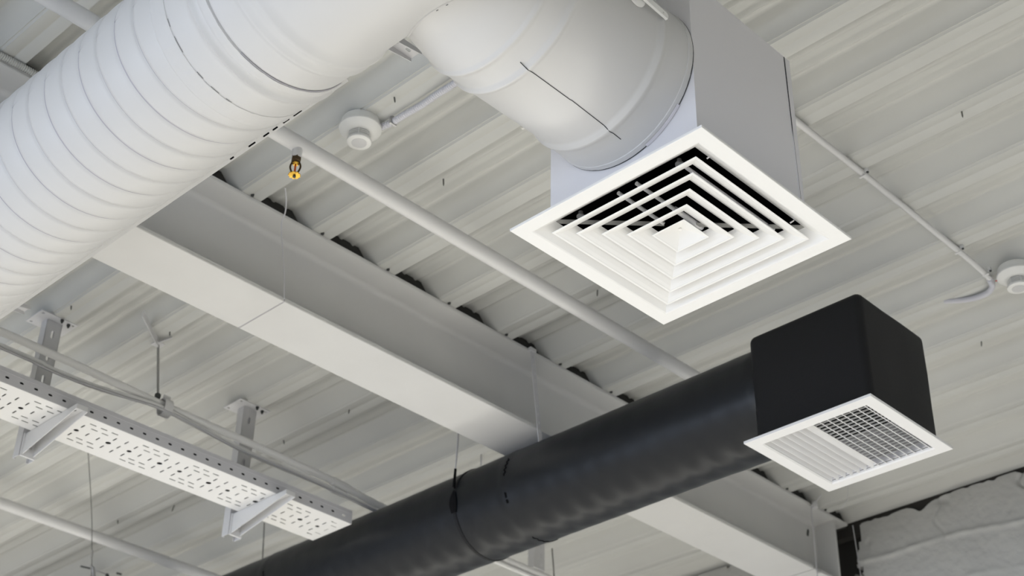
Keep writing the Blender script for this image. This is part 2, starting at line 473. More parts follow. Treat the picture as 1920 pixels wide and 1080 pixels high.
# long lock seam
def at_t(x, deg, r): return (x, BY+r*math.cos(R(deg)), BZ+r*math.sin(R(deg)))
path = [at_t(1.872, -103.6, .2168), at_t(1.897, -103.4, .2252), at_t(1.908, -103, .2195), at_t(1.925, -103, .2184), at_t(2.045, -102.6, .2184), at_t(2.048, -102.9, .2184), at_t(2.17, -101.6, .2184), at_t(2.190, -101.5, .2270), at_t(2.205, -101.2, .2214), at_t(2.233, -101.0, .2226)]
m = MB().tube(path, .0011, 6); m.build('lock_seam', M['seam'], branch)
# beaded saddle where the branch meets the big duct: a run of sealant along the joint
sad = []
for k in range(97):
    a = 2*PI*k/96; rr = .192
    y = rr*math.cos(a); z = rr*math.sin(a)
    sad.append((DX+math.sqrt(.2335**2-z*z)+.0015, BY+y, BZ+z))
m = MB().tube(sad, .0028, 6); m.build('saddle_joint', M['duct'], branch, smooth=60)
for k0 in (38, 41, 43, 46, 49, 52, 54):
    m = MB().tube([(p[0]+.0022, p[1], p[2]-.0022) for p in [Vector(sad[(k0+16) % 96]).lerp(Vector(sad[(k0+17) % 96]), t) for t in (0.1, .5)]], .0011, 5); m.build('sealant_gap', M['seam'], branch)
# damper quadrant and lever on the camera side
c = Vector((2.088, BY-.2190, 2.566))
m = MB().lathe([(.001, -.001), (.030, -.001), (.034, .002), (.034, .004), (.030, .006)], c-Vector((0, .005, 0)), 'y', 40); o = m.build('damper_disc', M['grille'], branch, smooth=40)
m = MB().lathe([(.013, 0), (.015, .002), (.015, .003), (.001, .003)], c-Vector((0, .011, 0)), 'y', 28); m.build('damper_hub', M['dark'], branch)
m = MB().lathe([(.005, 0), (.005, .012)], c-Vector((0, .022, 0)), 'y', 12); m.build('damper_bolt', M['galv'], branch)
T = Matrix.Translation(c-Vector((0, .014, 0))) @ Matrix.Rotation(R(4), 4, 'Y')
m = MB(); m.plate(slot(.048, 0, .118, .018, 0, 6), [slot(.088, 0, .006, .005, 0, 3)], .0025, T @ Matrix.Rotation(R(90), 4, 'X')); m.box(-.01, .105, -.0012, .0055, -.0092, -.0078, T)
m.build('damper_lever', M['grille'], branch)

# ================================================================ WHITE PLENUM BOX + SQUARE CEILING DIFFUSER
PX0, PX1, PY0, PY1, PZ0, PZ1 = 2.300, 2.737, 1.667, 2.140, 2.2355, 2.775
pl = thing('plenum_box', ((PX0+PX1)/2, (PY0+PY1)/2, PZ0), 'white sheet-metal plenum box above the large square ceiling diffuser', 'air plenum')
m = MB()
t = .0015
for (a, b, c, d) in ((PX0, PX0+t, PY0, PY1), (PX1-t, PX1, PY0, PY1), (PX0+t, PX1-t, PY0, PY0+t), (PX0+t, PX1-t, PY1-t, PY1)):
    m.box(a, b, c, d, PZ0, PZ1)
m.box(PX0, PX1, PY0, PY1, PZ1, PZ1+t)
m.build('box_shell', M['plenum'], pl)
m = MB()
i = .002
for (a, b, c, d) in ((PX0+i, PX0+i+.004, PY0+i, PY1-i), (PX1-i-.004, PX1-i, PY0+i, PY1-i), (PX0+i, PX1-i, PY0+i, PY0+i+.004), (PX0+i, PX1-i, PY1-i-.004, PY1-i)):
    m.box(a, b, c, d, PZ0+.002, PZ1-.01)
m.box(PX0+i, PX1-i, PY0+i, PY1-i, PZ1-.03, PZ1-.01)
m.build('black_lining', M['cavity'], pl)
m = MB().tube([(2.7150, PY0-.0006, PZ1), (2.7180, PY0-.0006, 2.613), (2.7205, PY0-.0006, 2.45), (2.7245, PY0-.0006, PZ0)], .0013, 6); m.build('corner_seam', M['seam'], pl)
m = MB().box(2.7185, PX1+.0015, PY0-.0016, PY0-.0001, PZ0, PZ1); m.build('corner_lap', M['plenum'], pl)
CX, CY, CZ = 2.5245, 1.9010, 2.200
df = thing('ceiling_diffuser', (CX, CY, CZ), 'large square white ceiling diffuser of nested cones on the white plenum', 'air diffuser')
m = MB().sqloop(CX, CY, [(.3035, CZ), (.3045, CZ+.001), (.3045, CZ+.007), (.3030, CZ+.007), (.3030, CZ+.0025), (.264, CZ+.0025), (.224, CZ+.0345), (.2225, CZ+.0335), (.2610, CZ+.0016), (.2650, CZ)])
m.build('outer_frame', M['grille'], df)
for h in (.2285, .1850, .1400, .0950):
    Lp = [(h, 0), (h-.0055, .0002), (h-.0072, .0016), (h-.016, .0055), (h-.027, .0120), (h-.037, .0200), (h-.043, .0265)]
    Up = [(a+.0014, b+.0012) for a, b in Lp[::-1]]
    m = MB().sqloop(CX+.003, CY+.003, [(a, CZ+b) for a, b in Lp+Up]); m.build('cone', M['grille'], df)
h = .0510
m = MB()
vs = []
Lp = [(h, 0), (h-.0045, .0002), (h-.006, .0015)]
m.sqloop(CX+.003, CY+.003, [(a, CZ+b) for a, b in Lp], closed=False)
k = h-.006
m.add([(CX+.003-k, CY+.003-k, CZ+.0015), (CX+.003+k, CY+.003-k, CZ+.0015), (CX+.003+k, CY+.003+k, CZ+.0015), (CX+.003-k, CY+.003+k, CZ+.0015), (CX+.003, CY+.003, CZ+.026)], [(0, 1, 4), (1, 2, 4), (2, 3, 4), (3, 0, 4)])
o = m.build('centre_cone', M['grille'], df); sm = o.modifiers.new('t', 'SOLIDIFY'); sm.thickness = .0015; sm.offset = 1
m = MB().lathe([(.004, 0), (.004, .004)], (CX+.003, CY+.003, CZ+.0195), 'z', 10); m.build('centre_screw', M['grille'], df)
for yy in (1.873, 1.931):
    m = MB().tube([(CX-.205, yy, CZ+.036), (CX-.03, yy, CZ+.036)], .0052, 10); m.build('cross_rod', M['grille'], df, smooth=40)
m = MB().tube([(2.340, 1.7445, CZ+.036), (2.706, 1.7445, CZ+.036)], .0052, 10); m.build('side_rod', M['plenum'], df, smooth=40)
m = MB().tube([(2.470, 1.8750, CZ+.040), (2.58, 1.8750, CZ+.040)], .0075, 10); m.build('core_rod', M['plenum'], df, smooth=40)
for s1 in (-1, 1):
    T = Matrix.Translation((CX, CY, 0)) @ Matrix.Rotation(R(-45), 4, 'Z')
    a, b = (.04, .318) if s1 > 0 else (-.318, -.04)
    m = MB().box(a, b, -.009, .009, CZ+.0335, CZ+.0345, T); m.build('corner_brace', M['brace'], df)
for (x, y) in ((2.323, 1.742), (2.322, 2.057)):
    m = MB().lathe([(.011, 0), (.011, .004), (.006, .004), (.006, .016)], (x, y, CZ+.026), 'z', 10); m.build('core_nut', M['galv'], df)
for (x, y) in ((2.352, 1.683), (2.702, 1.692)):
    m = MB().tube([(x, y, CZ+.030), (x+.004, y-.010, CZ+.036)], .0025, 8); m.build('core_pin', M['chrome'], df)

KS = 1.0
# ================================================================ BLACK DUCT (along Y)
KX, KZ, KR = 3.772, 2.450, .1795
bd = thing('black_duct', (KX, 4.5, KZ), 'long round black wrapped air duct running down-left from the black box', 'air duct')
def black_body():
    m = MB(); n = 128; S = .094; y0, y1 = 2.418, 9.2; step = .0118
    rows = int((y1-y0)/step); vs = []
    for i in range(rows+1):
        y = y0+i*step
        for k in range(n):
            a = 2*PI*k/n
            a_ = a if a < PI else a-2*PI; w = .0003 + .0026*math.exp(-((a_+1.85)/.55)**2)
            ph = (y + .00028*math.degrees(a if a < PI else a-2*PI))/S
            irr = .7+.6*noise.noise(Vector((y*3, math.cos(a)*2, math.sin(a)*2)))
            b = .5-.5*math.cos(2*PI*ph)
            r = KR + w*(b-.5)*2*irr + .0013*noise.noise(Vector((y*6, math.cos(a)*3, math.sin(a)*3)))
            r -= .020*max(0, (2.480-y)/.062)
            r += .0020*math.exp(-((y-3.585)/.016)**2) + .002*math.exp(-((y-5.02)/.016)**2)
            vs.append((KX+r*math.cos(a), y, KZ+r*math.sin(a)))
    m.add(vs, [(i*n+k, i*n+(k+1) % n, (i+1)*n+(k+1) % n, (i+1)*n+k) for i in range(rows) for k in range(n)])
    m.build('duct_body', M['blackduct'], bd, smooth=80)
black_body()
def arc_y(y, a0, a1, r, rad, n=24): return [(KX+r*math.cos(R(a0+(a1-a0)*k/n)), y+.0035*math.sin(k*1.1), KZ+r*math.sin(R(a0+(a1-a0)*k/n))) for k in range(n+1)]
for a0, a1, rad in ((176, 150, .0032), (197, 203, .003), (206, 209, .004), (262, 300, .0022), (-60, -30, .002)):
    m = MB().tube(arc_y(3.570, a0, a1, KR+.0015, rad), rad, 6); m.build('torn_joint', M['cavity'], bd)
m = MB().tube(arc_y(4.995, 170, 205, KR+.0015, .003), .0026, 6); m.build('torn_joint', M['cavity'], bd)
for yb in (3.837,):
    m = MB(); vs = []
    n = 40
    for y, r in ((yb-.008, .1800), (yb-.006, .1830), (yb+.006, .1830), (yb+.008, .1800)):
        for k in range(n+1):
            a = R(175-10+ (-330)*k/n); vs.append((KX+r*math.cos(a), y, KZ+r*math.sin(a)))
    m.add(vs, [(j*(n+1)+k, j*(n+1)+k+1, (j+1)*(n+1)+k+1, (j+1)*(n+1)+k) for j in range(3) for k in range(n)])
    m.build('hanger_band', M['black'], bd)
# pinched fold where the strap bites
m = MB(); fold = []
for k in range(9):
    a = 168+3.6*k; w = .004+.015*math.sin(PI*min(1, k/7.5)*.8)
    fold.append((w, a))
vs = []
for w, a in fold:
    r = KR+.0048
    vs += [(KX+r*math.cos(R(a)), 3.837-w, KZ+r*math.sin(R(a))), (KX+(r+.002)*math.cos(R(a)), 3.837, KZ+(r+.002)*math.sin(R(a))), (KX+r*math.cos(R(a)), 3.837+w, KZ+r*math.sin(R(a)))]
m.add(vs, [(3*i+j, 3*i+j+1, 3*i+j+4, 3*i+j+3) for i in range(8) for j in range(2)])
m.build('pinched_fold', M['cavity'], bd)

# hanging straps
st = thing('hanging_strap', (3.60, 3.837, 2.97), 'thin hanging strap behind the beam flange, biting into the black duct', 'strap')
m = MB().prism([(3.600, ZD-.001), (3.614, ZD-.001), (3.607, 2.70), (3.600, 2.60), (3.5915, 2.50), (3.5875, 2.50), (3.5950, 2.60), (3.598, 2.70)], 3.836, 3.8385, 'y'); m.build('strap_band', M['wire'], st)
m = MB().prism([(3.592, 2.580), (3.600, 2.580), (3.597, 2.500), (3.586, 2.500)], 3.8345, 3.840, 'y'); m.build('dark_wrap', M['cavity'], st)
st2 = thing('hanging_strap', (3.64, 3.455, 2.95), 'perforated white hanging strap in front of the beam, down to the black duct', 'strap')
holes = [slot(.0, -.03-.034*k, .014, .0055, R(90), 3) for k in range(10)]
T = Matrix.Translation((3.613, 3.4550, 2.963)) @ Matrix.Rotation(R(-7.5), 4, 'Y') @ Matrix.Rotation(R(90), 4, 'X')
m = MB().plate(rect(-.0105, .0105, -.382, 0), holes, .002, T); m.build('strap_band', M['wire'], st2)
m = MB().box(3.598, 3.630, 3.448, 3.462, 2.955, 2.969); m.build('strap_clip', M['steel'], st2)

# ================================================================ BLACK BOX + RETURN GRILLE
GX, GY, GZ = 3.787, 2.240, 2.200
bb = thing('plenum_box', (GX, GY, GZ+.01), 'black wrapped plenum box with rounded edges above the louvred grille', 'air plenum')
BX0, BX1, BY0, BY1 = 3.595, 3.983, 2.029, 2.460
def rounded_box():
    bm = bmesh.new()
    z0, z1 = GZ+.010, 2.606
    vs = [bm.verts.new((x, y, z)) for x in (BX0, BX1) for y in (BY0, BY1) for z in (z0, z1)]
    for f in [(0, 1, 3, 2), (4, 6, 7, 5), (0, 4, 5, 1), (2, 3, 7, 6), (1, 5, 7, 3)]: bm.faces.new([vs[i] for i in f])
    bmesh.ops.recalc_face_normals(bm, faces=bm.faces)
    es = [e for e in bm.edges if len(e.link_faces) == 2]
    bmesh.ops.bevel(bm, geom=es, offset=.026, segments=6, affect='EDGES', profile=.5)
    bmesh.ops.subdivide_edges(bm, edges=bm.edges[:], cuts=2, use_grid_fill=True)
    m = MB()
    bm.verts.index_update()
    def w(v):
        c = v.co.copy(); s = (c.z-z0)/(z1-z0)
        k = noise.noise(c*5)*.0035*min(1, s*6)
        d = Vector((c.x-GX, c.y-GY, 0)).normalized() if Vector((c.x-GX, c.y-GY, 0)).length > .01 else Vector((0, 0, 0))
        return c + d*k
    m.add([w(v) for v in bm.verts], [[v.index for v in f.verts] for f in bm.faces])
    bm.free()
    return m.build('box_wrap', M['black'], bb, smooth=40)
rounded_box()
m = MB()
i = .0085
for (a, b, c, d) in ((BX0+i, BX0+i+.004, BY0+i, BY1-i), (BX1-i-.004, BX1-i, BY0+i, BY1-i), (BX0+i, BX1-i, BY0+i, BY0+i+.004), (BX0+i, BX1-i, BY1-i-.004, BY1-i)):
    m.box(a, b, c, d, GZ+.012, GZ+.135)
m.build('metal_neck', M['plenum'], bb)
m = MB().box(BX0+.012, BX1-.012, BY0+.012, BY1-.012, GZ+.20, GZ+.204); m.build('inner_top', M['cavity'], bb)
m = MB().tube([(BX0-.004, 2.40, GZ+.011), (BX0-.004, 2.30, GZ+.0115), (BX0-.003, 2.27, GZ+.012)], .0016, 6); o = m.build('sealant_smear', M['yellow'], bb); o['label'] = 'yellow smear of sealant above the grille'
gr = thing('return_grille', (GX, GY, GZ), 'white louvred air grille with two sets of blades under the black box', 'air grille')
def sqr(m, prof):
    # rectangular sweep: prof = [(inset from the outer edge, z)]
    X0, X1, Y0, Y1 = 3.553, 4.021, 2.008, 2.473
    vs = []
    for d, z in prof: vs += [(X0+d, Y0+d, z), (X1-d, Y0+d, z), (X1-d, Y1-d, z), (X0+d, Y1-d, z)]
    N = len(prof)
    m.add(vs, [(i*4+k, i*4+(k+1) % 4, ((i+1) % N)*4+(k+1) % 4, ((i+1) % N)*4+k) for i in range(N) for k in range(4)])
m = MB(); sqr(m, [(0, GZ+.001), (.0015, GZ), (.040, GZ), (.0450, GZ+.004), (.0450, GZ+.011), (.043, GZ+.011), (.043, GZ+.006), (.0395, GZ+.0025), (.002, GZ+.0025), (.002, GZ+.009), (0, GZ+.009)])
m.build('outer_frame', M['grille2'], gr)
OX0, OX1 = 3.600, 3.974
def blade_y(y, lean, wd=.022):
    """louvre running along X; lean = how the top moves in y"""
    c, s = math.cos(lean), math.sin(lean)
    T = Matrix.Translation((0, y, GZ+.004)) @ Matrix.Rotation(-lean, 4, 'X')
    m = MB()
    prof = [(-.0009, 0), (-.0016, .002), (-.0012, wd*.5), (-.0006, wd), (.0006, wd), (.0012, wd*.5), (.0016, .002), (.0009, 0)]
    m.prism(prof, OX0, OX1, 'x', T)
    return m.build('front_blade', M['grille2'], gr, smooth=50)
ys = [2.432-.0265*k for k in range(15)]
for k, y in enumerate(ys):
    if k < 7: blade_y(y-.001, R(-27), .022)
    else: blade_y(y-.001, R(40), .020)
nb = 19
for k in range(nb):
    x = OX0+.010+(OX1-OX0-.02)*k/(nb-1)
    T = Matrix.Translation((x, 0, GZ+.028)) @ Matrix.Rotation(R(8), 4, 'Y')
    m = MB().box(-.0011, .0011, 2.055, 2.430, 0, .0055, T); m.build('rear_blade', M['grille2'], gr)

# ================================================================ PIPES
def pipe(name, p0, p1, r, label, cat='pipe', mt='pipe', n=28):
    m = MB().tube([p0, p1], r, n); o = m.build(name, M[mt], smooth=40); return tag(o, label, cat)
SY, SZ, SR = 2.9885, 2.830, .0262
sp = thing('sprinkler_pipe', (2.1, SY, SZ), 'straight white sprinkler pipe passing between beam and diffuser, behind the big duct', 'pipe')
m = MB().tube([(-5.9, SY, SZ), (4.05, SY, SZ)], SR, 32); m.build('pipe_run', M['pipe'], sp, smooth=40)
m = MB().lathe([(.0165, 0), (.0150, -.028), (.0145, -.034)], (2.100, SY, SZ-.018), 'z', 24); m.build('drop_nipple', M['pipe'], sp, smooth=40)
sh = thing('fire_sprinkler', (2.100, SY, SZ-.052), 'brass fire sprinkler head with red bulb hanging from the white pipe', 'sprinkler')
z = SZ-.052
m = MB().lathe([(.0135, .002), (.0135, -.010), (.011, -.012), (.011, -.016)], (2.100, SY, z), 'z', 6); m.build('hex_body', M['bronze'], sh)
m = MB().lathe([(.0085, -.012), (.0095, -.018), (.006, -.022)], (2.100, SY, z), 'z', 16); m.build('seat_ring', M['brass'], sh)
for s1 in (-1, 1):
    d = Vector((.72, -.70, 0))*s1
    m = MB().tube(spline([Vector((2.100, SY, z-.012))+d*.009, Vector((2.100, SY, z-.026))+d*.0135, Vector((2.100, SY, z-.040))+d*.010, Vector((2.100, SY, z-.050))+d*.003], 5), .0026, 8); m.build('frame_arm', M['bronze'], sh, smooth=50)
m = MB().tube([(2.100, SY, z-.020), (2.100, SY, z-.045)], .0028, 10); o = m.build('glass_bulb', M['bulb'], sh, smooth=60); o['label'] = 'orange-red glass bulb'
m = MB(); n = 36; pr = [(.0035, -.050), (.0160, -.051), (.0168, -.0525), (.0160, -.0535), (.0035, -.0545)]
vs = []
for r, t in pr:
    for k in range(n):
        rr = r*(1-(.16 if (r > .01 and k % 4 == 0) else 0)); q = 2*PI*k/n; vs.append((2.100+rr*math.cos(q), SY+rr*math.sin(q), z+t))
m.add(vs, [(i*n+k, i*n+(k+1) % n, (i+1)*n+(k+1) % n, (i+1)*n+k) for i in range(4) for k in range(n)]+[list(range(n)), [4*n+k for k in range(n)]])
m.build('deflector', M['brass'], sh)
m = MB().lathe([(.0042, 0), (.0042, -.004)], (2.100, SY, z-.0545), 'z', 12); m.build('deflector_screw', M['dark'], sh)

sh.scale = (1.12, 1.12, 1.22)
pipe('sprinkler_pipe', (-2.0, 5.996, 2.85), (5.79, 5.996, 2.85), .0255, 'plain white pipe crossing the bottom left corner below the cable tray')

# ================================================================ CABLE TRAY
TY0, TY1, TZ = 4.366, 4.606, 2.490
TX0, TX1 = 1.80, 3.538
tr = thing('cable_tray', (2.5, (TY0+TY1)/2, TZ), 'perforated white steel cable tray resting on two brackets, end behind the black duct', 'cable tray')
holes = []
P = .2222
for k in range(-8, 9):
    b = 2.350+P*k
    sl = lambda x, y, ang=0, L=.029, w=.0062: holes.append(slot(x, y, L, w, ang, 3))
    for x in (.019, .064, .109): sl(b+x, 4.405); sl(b+x-.001 if x > .02 else b+x+.005, 4.5625)
    for x in (.043, .0875): sl(b+x, 4.435); sl(b+x+.001, 4.534)
    for x, y in ((.0, 4.5265), (.0, 4.441), (.134, 4.5265), (.134, 4.443), (.0455, 4.484), (.0895, 4.484), (.1775, 4.532), (.1775, 4.485), (.1775, 4.434)): sl(b+x, y, R(90), .028, .0058)
    holes += [disc(b, 4.484, .0095, 12), disc(b+.133, 4.484, .0105, 12)]
holes = [h_ for h_ in holes if min(p[0] for p in h_) > TX0+.01 and max(p[0] for p in h_) < TX1-.006]
m = MB().plate(rect(TX0, TX1, TY0, TY1), holes, .0015, Matrix.Translation((0, 0, TZ))); m.build('tray_bottom', M['tray'], tr)
for yy, nm in ((TY0, 'near'), (TY1, 'far')):
    hs = []
    x = 2.333-.0553*30
    while x < TX1-.03:
        if x > TX0+.03: hs.append(slot(x, .023, .0165, .0085, 0, 3))
        x += .0553
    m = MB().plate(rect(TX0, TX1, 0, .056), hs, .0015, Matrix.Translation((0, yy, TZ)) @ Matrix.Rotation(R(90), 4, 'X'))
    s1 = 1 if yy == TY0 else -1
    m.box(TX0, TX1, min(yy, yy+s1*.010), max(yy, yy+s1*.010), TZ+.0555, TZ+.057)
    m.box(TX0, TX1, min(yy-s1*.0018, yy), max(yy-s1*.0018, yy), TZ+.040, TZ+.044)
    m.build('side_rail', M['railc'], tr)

cbm = mat('dark_cable_sheath', (.02, .02, .022), .6); M['cab'] = cbm
CL = ['against the near rail', 'second from the near rail', 'in the middle of the tray', 'second from the far rail', 'against the far rail']
for k in range(5):
    yc = TY0+.0275+.0463*k; r = .0200
    pts = [(TX0-.08+.118*j, yc+.004*math.sin(j*1.9+k), TZ+.0025+r+.004*abs(math.sin(j*1.3+k*2))) for j in range(16)]
    m = MB().tube(spline(pts, 4), r, 12); tag(m.build('power_cable', M['cab'], smooth=60), 'dark cable lying in the perforated tray, ' + CL[k], 'cable', 'dark cables in the cable tray')
# strut posts with cantilever arms
def strut(px, label):
    pt = thing('tray_bracket', (px, 4.655, 2.40), label, 'bracket', 'brackets carrying the cable tray')
    z0, z1 = 2.400, ZD-.0045; w = .031; d = .040; y0 = 4.640
    H = z1-z0
    hs = [slot(0, H-.055-.095*k, .034, .012, R(90), 3) for k in range(5)]
    m = MB().plate(rect(-w, w, 0, H), hs, .002, Matrix.Translation((px, y0, z0)) @ Matrix.Rotation(R(90), 4, 'X'))
    m.box(px-w-.001, px-w+.001, y0-.001, y0+d, z0, z1); m.box(px+w-.001, px+w+.001, y0-.001, y0+d, z0, z1)
    m.box(px-w, px-w+.010, y0+d-.002, y0+d, z0, z1); m.box(px+w-.010, px+w, y0+d-.002, y0+d, z0, z1)
    m.build('post', M['steel'], pt)
    m = MB().plate(rect(px-.080, px+.075, 4.600, 4.715), [disc(px-.065, 4.615, .006, 8), disc(px+.06, 4.615, .006, 8), disc(px-.065, 4.70, .006, 8)], .004, Matrix.Translation((0, 0, ZD-.0022))); m.build('base_plate', M['steel'], pt)
    for bx, by in ((px+.01, 4.605), (px+.045, 4.618)):
        m = MB().lathe([(.007, 0), (.007, -.007), (.004, -.007), (.004, -.014)], (bx, by, ZD-.0042), 'z', 8); m.build('anchor_bolt', M['dark'], pt)
    # arm
    za = TZ-.0025
    for s1 in (-1, 1):
        x = px+s1*.021
        m_ = [(4.634, za), (4.305, za), (4.302, za-.018), (4.634, za-.082)]
        if s1 == -1: m = MB()
        m.prism(m_, x-.0012, x+.0012, 'x')
    hs = [slot(px, 4.322+.030*k, .016, .008, R(90), 3) for k in range(4)]
    m.plate(rect(px-.021, px+.021, 4.304, 4.634), hs, .002, Matrix.Translation((0, 0, za-.0012)))
    m.box(px-.021, px+.021, 4.3030, 4.3045, za-.018, za)
    m.box(px-.028, px+.028, 4.632, 4.6385, za-.088, za)
    m.build('cantilever_arm', M['pipe'], pt)
    m = MB().lathe([(.007, 0), (.007, .008)], (px+.0, 4.622, za-.055), 'y', 6); m.build('arm_bolt', M['galv'], pt)
strut(2.262, 'white bracket post with tapered arm, left of the two under the cable tray')
strut(3.180, 'white bracket post with tapered arm, nearer the black duct under the cable tray')
# short strut beyond the black duct
s3 = thing('ceiling_strut', (4.932, 4.66, 2.81), 'short perforated strut hanging below the black duct at the bottom edge', 'strut')
m = MB().plate(rect(-.036, .036, 0, ZD-.001-2.812), [slot(.012, .022, .014, .009, 0, 3), slot(.012, .07, .03, .008, R(90), 3), slot(.012, .115, .024, .008, R(90), 3)], .002, Matrix.Translation((4.934, 4.655, 2.812)) @ Matrix.Rotation(R(90), 4, 'X'))
m.box(4.897, 4.899, 4.655, 4.695, 2.812, ZD-.001); m.box(4.969, 4.971, 4.655, 4.695, 2.812, ZD-.001); m.build('strut_channel', M['steel'], s3)

# ---------------------------------------------------------------- conduits above the tray
def pth(name, pts, r, label, cat, mt='pipe', n=16):
    m = MB().tube(pts, r, n); return tag(m.build(name, M[mt], smooth=50), label, cat)
cu = thing('conduit_pipe', (2.6, 4.464, 2.71), 'upper white conduit pipe running above the cable tray through the clamp', 'conduit')
m = MB().tube(spline([(.4, 4.464, 2.735), (1.98, 4.464, 2.728), (2.44, 4.464, 2.7195), (2.66, 4.464, 2.7125), (3.01, 4.464, 2.709), (3.35, 4.464, 2.703), (3.55, 4.464, 2.695), (3.80, 4.464, 2.675), (4.4, 4.464, 2.673), (5.78, 4.464, 2.673)], 6), .0148, 18); m.build('pipe_run', M['tray'], cu, smooth=50)
m = MB().tube([(3.50, 4.464, 2.6985), (3.585, 4.464, 2.690)], .0180, 18); m.build('coupling', M['tray'], cu, smooth=40)
cl = thing('conduit_pipe', (2.6, 4.464, 2.68), 'lower white conduit pipe sagging away below the upper one, above the tray', 'conduit')
m = MB().tube(spline([(.4, 4.470, 2.672), (1.99, 4.470, 2.678), (2.18, 4.469, 2.671), (2.38, 4.465, 2.672), (2.55, 4.450, 2.684), (2.66, 4.446, 2.688), (2.86, 4.455, 2.677), (3.10, 4.462, 2.664), (3.316, 4.464, 2.664), (3.474, 4.464, 2.663), (3.77, 4.464, 2.648), (4.4, 4.464, 2.646), (5.78, 4.464, 2.646)], 6), .0105, 18); m.build('pipe_run', M['tray'], cl, smooth=50)
m = MB().tube([(3.50, 4.464, 2.6625), (3.565, 4.464, 2.6585)], .0145, 18); m.build('coupling', M['tray'], cl, smooth=40)
pth('cable', spline([(.4, 4.440, 2.655), (2.0, 4.440, 2.651), (2.12, 4.440, 2.648), (2.25, 4.440, 2.645), (2.38, 4.440, 2.655), (2.51, 4.437, 2.664), (2.64, 4.432, 2.674), (2.80, 4.434, 2.668), (2.98, 4.440, 2.652), (3.2, 4.444, 2.652), (3.45, 4.450, 2.650), (4.2, 4.45, 2.63)], 6), .0036, 'thin white cable hanging just below the two conduits', 'cable', 'wire', 8)
# clamp, rod, deck bracket
ch = thing('conduit_hanger', (2.63, 4.464, 2.97), 'rod hanger with ring clamp and forked deck bracket holding both conduits', 'pipe hanger')
m = MB().tube([(2.605, 4.464, 2.955), (2.642, 4.464, 2.735)], .0046, 10); m.build('threaded_rod', M['rod'], ch, smooth=40)
m = MB(); ring = []
for k in range(25):
    a = 2*PI*k/24; ring.append((2.678, 4.458+.0235*math.cos(a), 2.702+.033*math.sin(a)))
vs = []
for x, dr in ((2.658, 0), (2.658, .003), (2.694, .003), (2.694, 0)):
    for k in range(24):
        a = 2*PI*k/24; vs.append((x, 4.458+(.0265+dr)*math.cos(a), 2.700+(.034+dr)*math.sin(a)))
m.add(vs, [(i*24+k, i*24+(k+1) % 24, ((i+1) % 4)*24+(k+1) % 24, ((i+1) % 4)*24+k) for i in range(4) for k in range(24)])
m.box(2.660, 2.692, 4.4555, 4.4585, 2.733, 2.752)
m.build('ring_clamp', M['pipe'], ch, smooth=40)
m = MB().lathe([(.010, 0), (.012, .006), (.012, .018), (.007, .022)], (2.640, 4.464, 2.728), 'z', 8); m.build('rod_nut', M['dark'], ch)
def strip(p, q, wdir, w, t, nholes):
    p, q = Vector(p), Vector(q); u = (q-p); L = u.length; u.normalize(); v = Vector(wdir); v = (v-u*v.dot(u)).normalized(); nrm = u.cross(v)
    T = Matrix(((u.x, v.x, nrm.x, p.x), (u.y, v.y, nrm.y, p.y), (u.z, v.z, nrm.z, p.z), (0, 0, 0, 1)))
    return rect(0, L, -w/2, w/2), [disc(L*(k+.7)/(nholes+.4), 0, .0035, 8) for k in range(nholes)], t, T
m = MB().plate(*strip((2.452, 4.345, 2.9680), (2.606, 4.462, 2.950), (0, 0, 1), .030, .003, 4)); m.plate(*strip((2.595, 4.46, 2.950), (2.625, 4.405, 2.967), (.6, .2, 1), .022, .003, 1)); m.box(2.585, 2.625, 4.445, 4.482, 2.947, 2.951)
m.build('deck_bracket', M['steel'], ch)

# ---------------------------------------------------------------- smoke detectors with their conduits
def detector(x, y, label, zb=ZD):
    d = thing('smoke_detector', (x, y, zb), label, 'smoke detector', 'white smoke detectors on the roof deck')
    m = MB().lathe([(.058, 0), (.060, -.004), (.060, -.022), (.054, -.024)], (x, y, zb), 'z', 48); m.build('mounting_base', M['plastic'], d, smooth=35)
    m = MB().lathe([(.050, -.0235), (.065, -.025), (.0665, -.029), (.0655, -.034), (.058, -.041), (.050, -.047), (.042, -.051), (.036, -.052)], (x, y, zb), 'z', 56); m.build('dome', M['plastic'], d, smooth=35)
    m = MB().lathe([(.0270, -.050), (.0270, -.078)], (x, y, zb), 'z', 32); o = m.build('sensing_chamber', M['dark'], d)
    for k in range(3):
        z = -.056-.0065*k
        m = MB().lathe([(.0310, z), (.0352, z-.0004), (.0352, z-.0026), (.0310, z-.003)], (x, y, zb), 'z', 40); m.build('vent_ring', M['plastic'], d, smooth=30)
    for k in range(6):
        a = 2*PI*k/6+.785; T = Matrix.Translation((x, y, zb)) @ Matrix.Rotation(a, 4, 'Z')
        MB().box(.030, .0355, -.0012, .0012, -.078, -.050, T).build('vent_rib', M['plastic'], d)
    m = MB().lathe([(.030, -.0745), (.0375, -.0755), (.0385, -.079), (.0375, -.083), (.033, -.0855), (.024, -.0855)], (x, y, zb), 'z', 48); m.build('cap', M['plastic'], d, smooth=35)
    m = MB().lathe([(.0235, -.0850), (.0235, -.0862), (.001, -.0862)], (x, y, zb), 'z', 36); m.build('cap_disc', M['plastic2'], d)
    return d
detector(2.264, 2.905, 'white round smoke detector between the big duct and the branch duct')
detector(4.350, 1.838, 'white round smoke detector at the right edge of the picture')

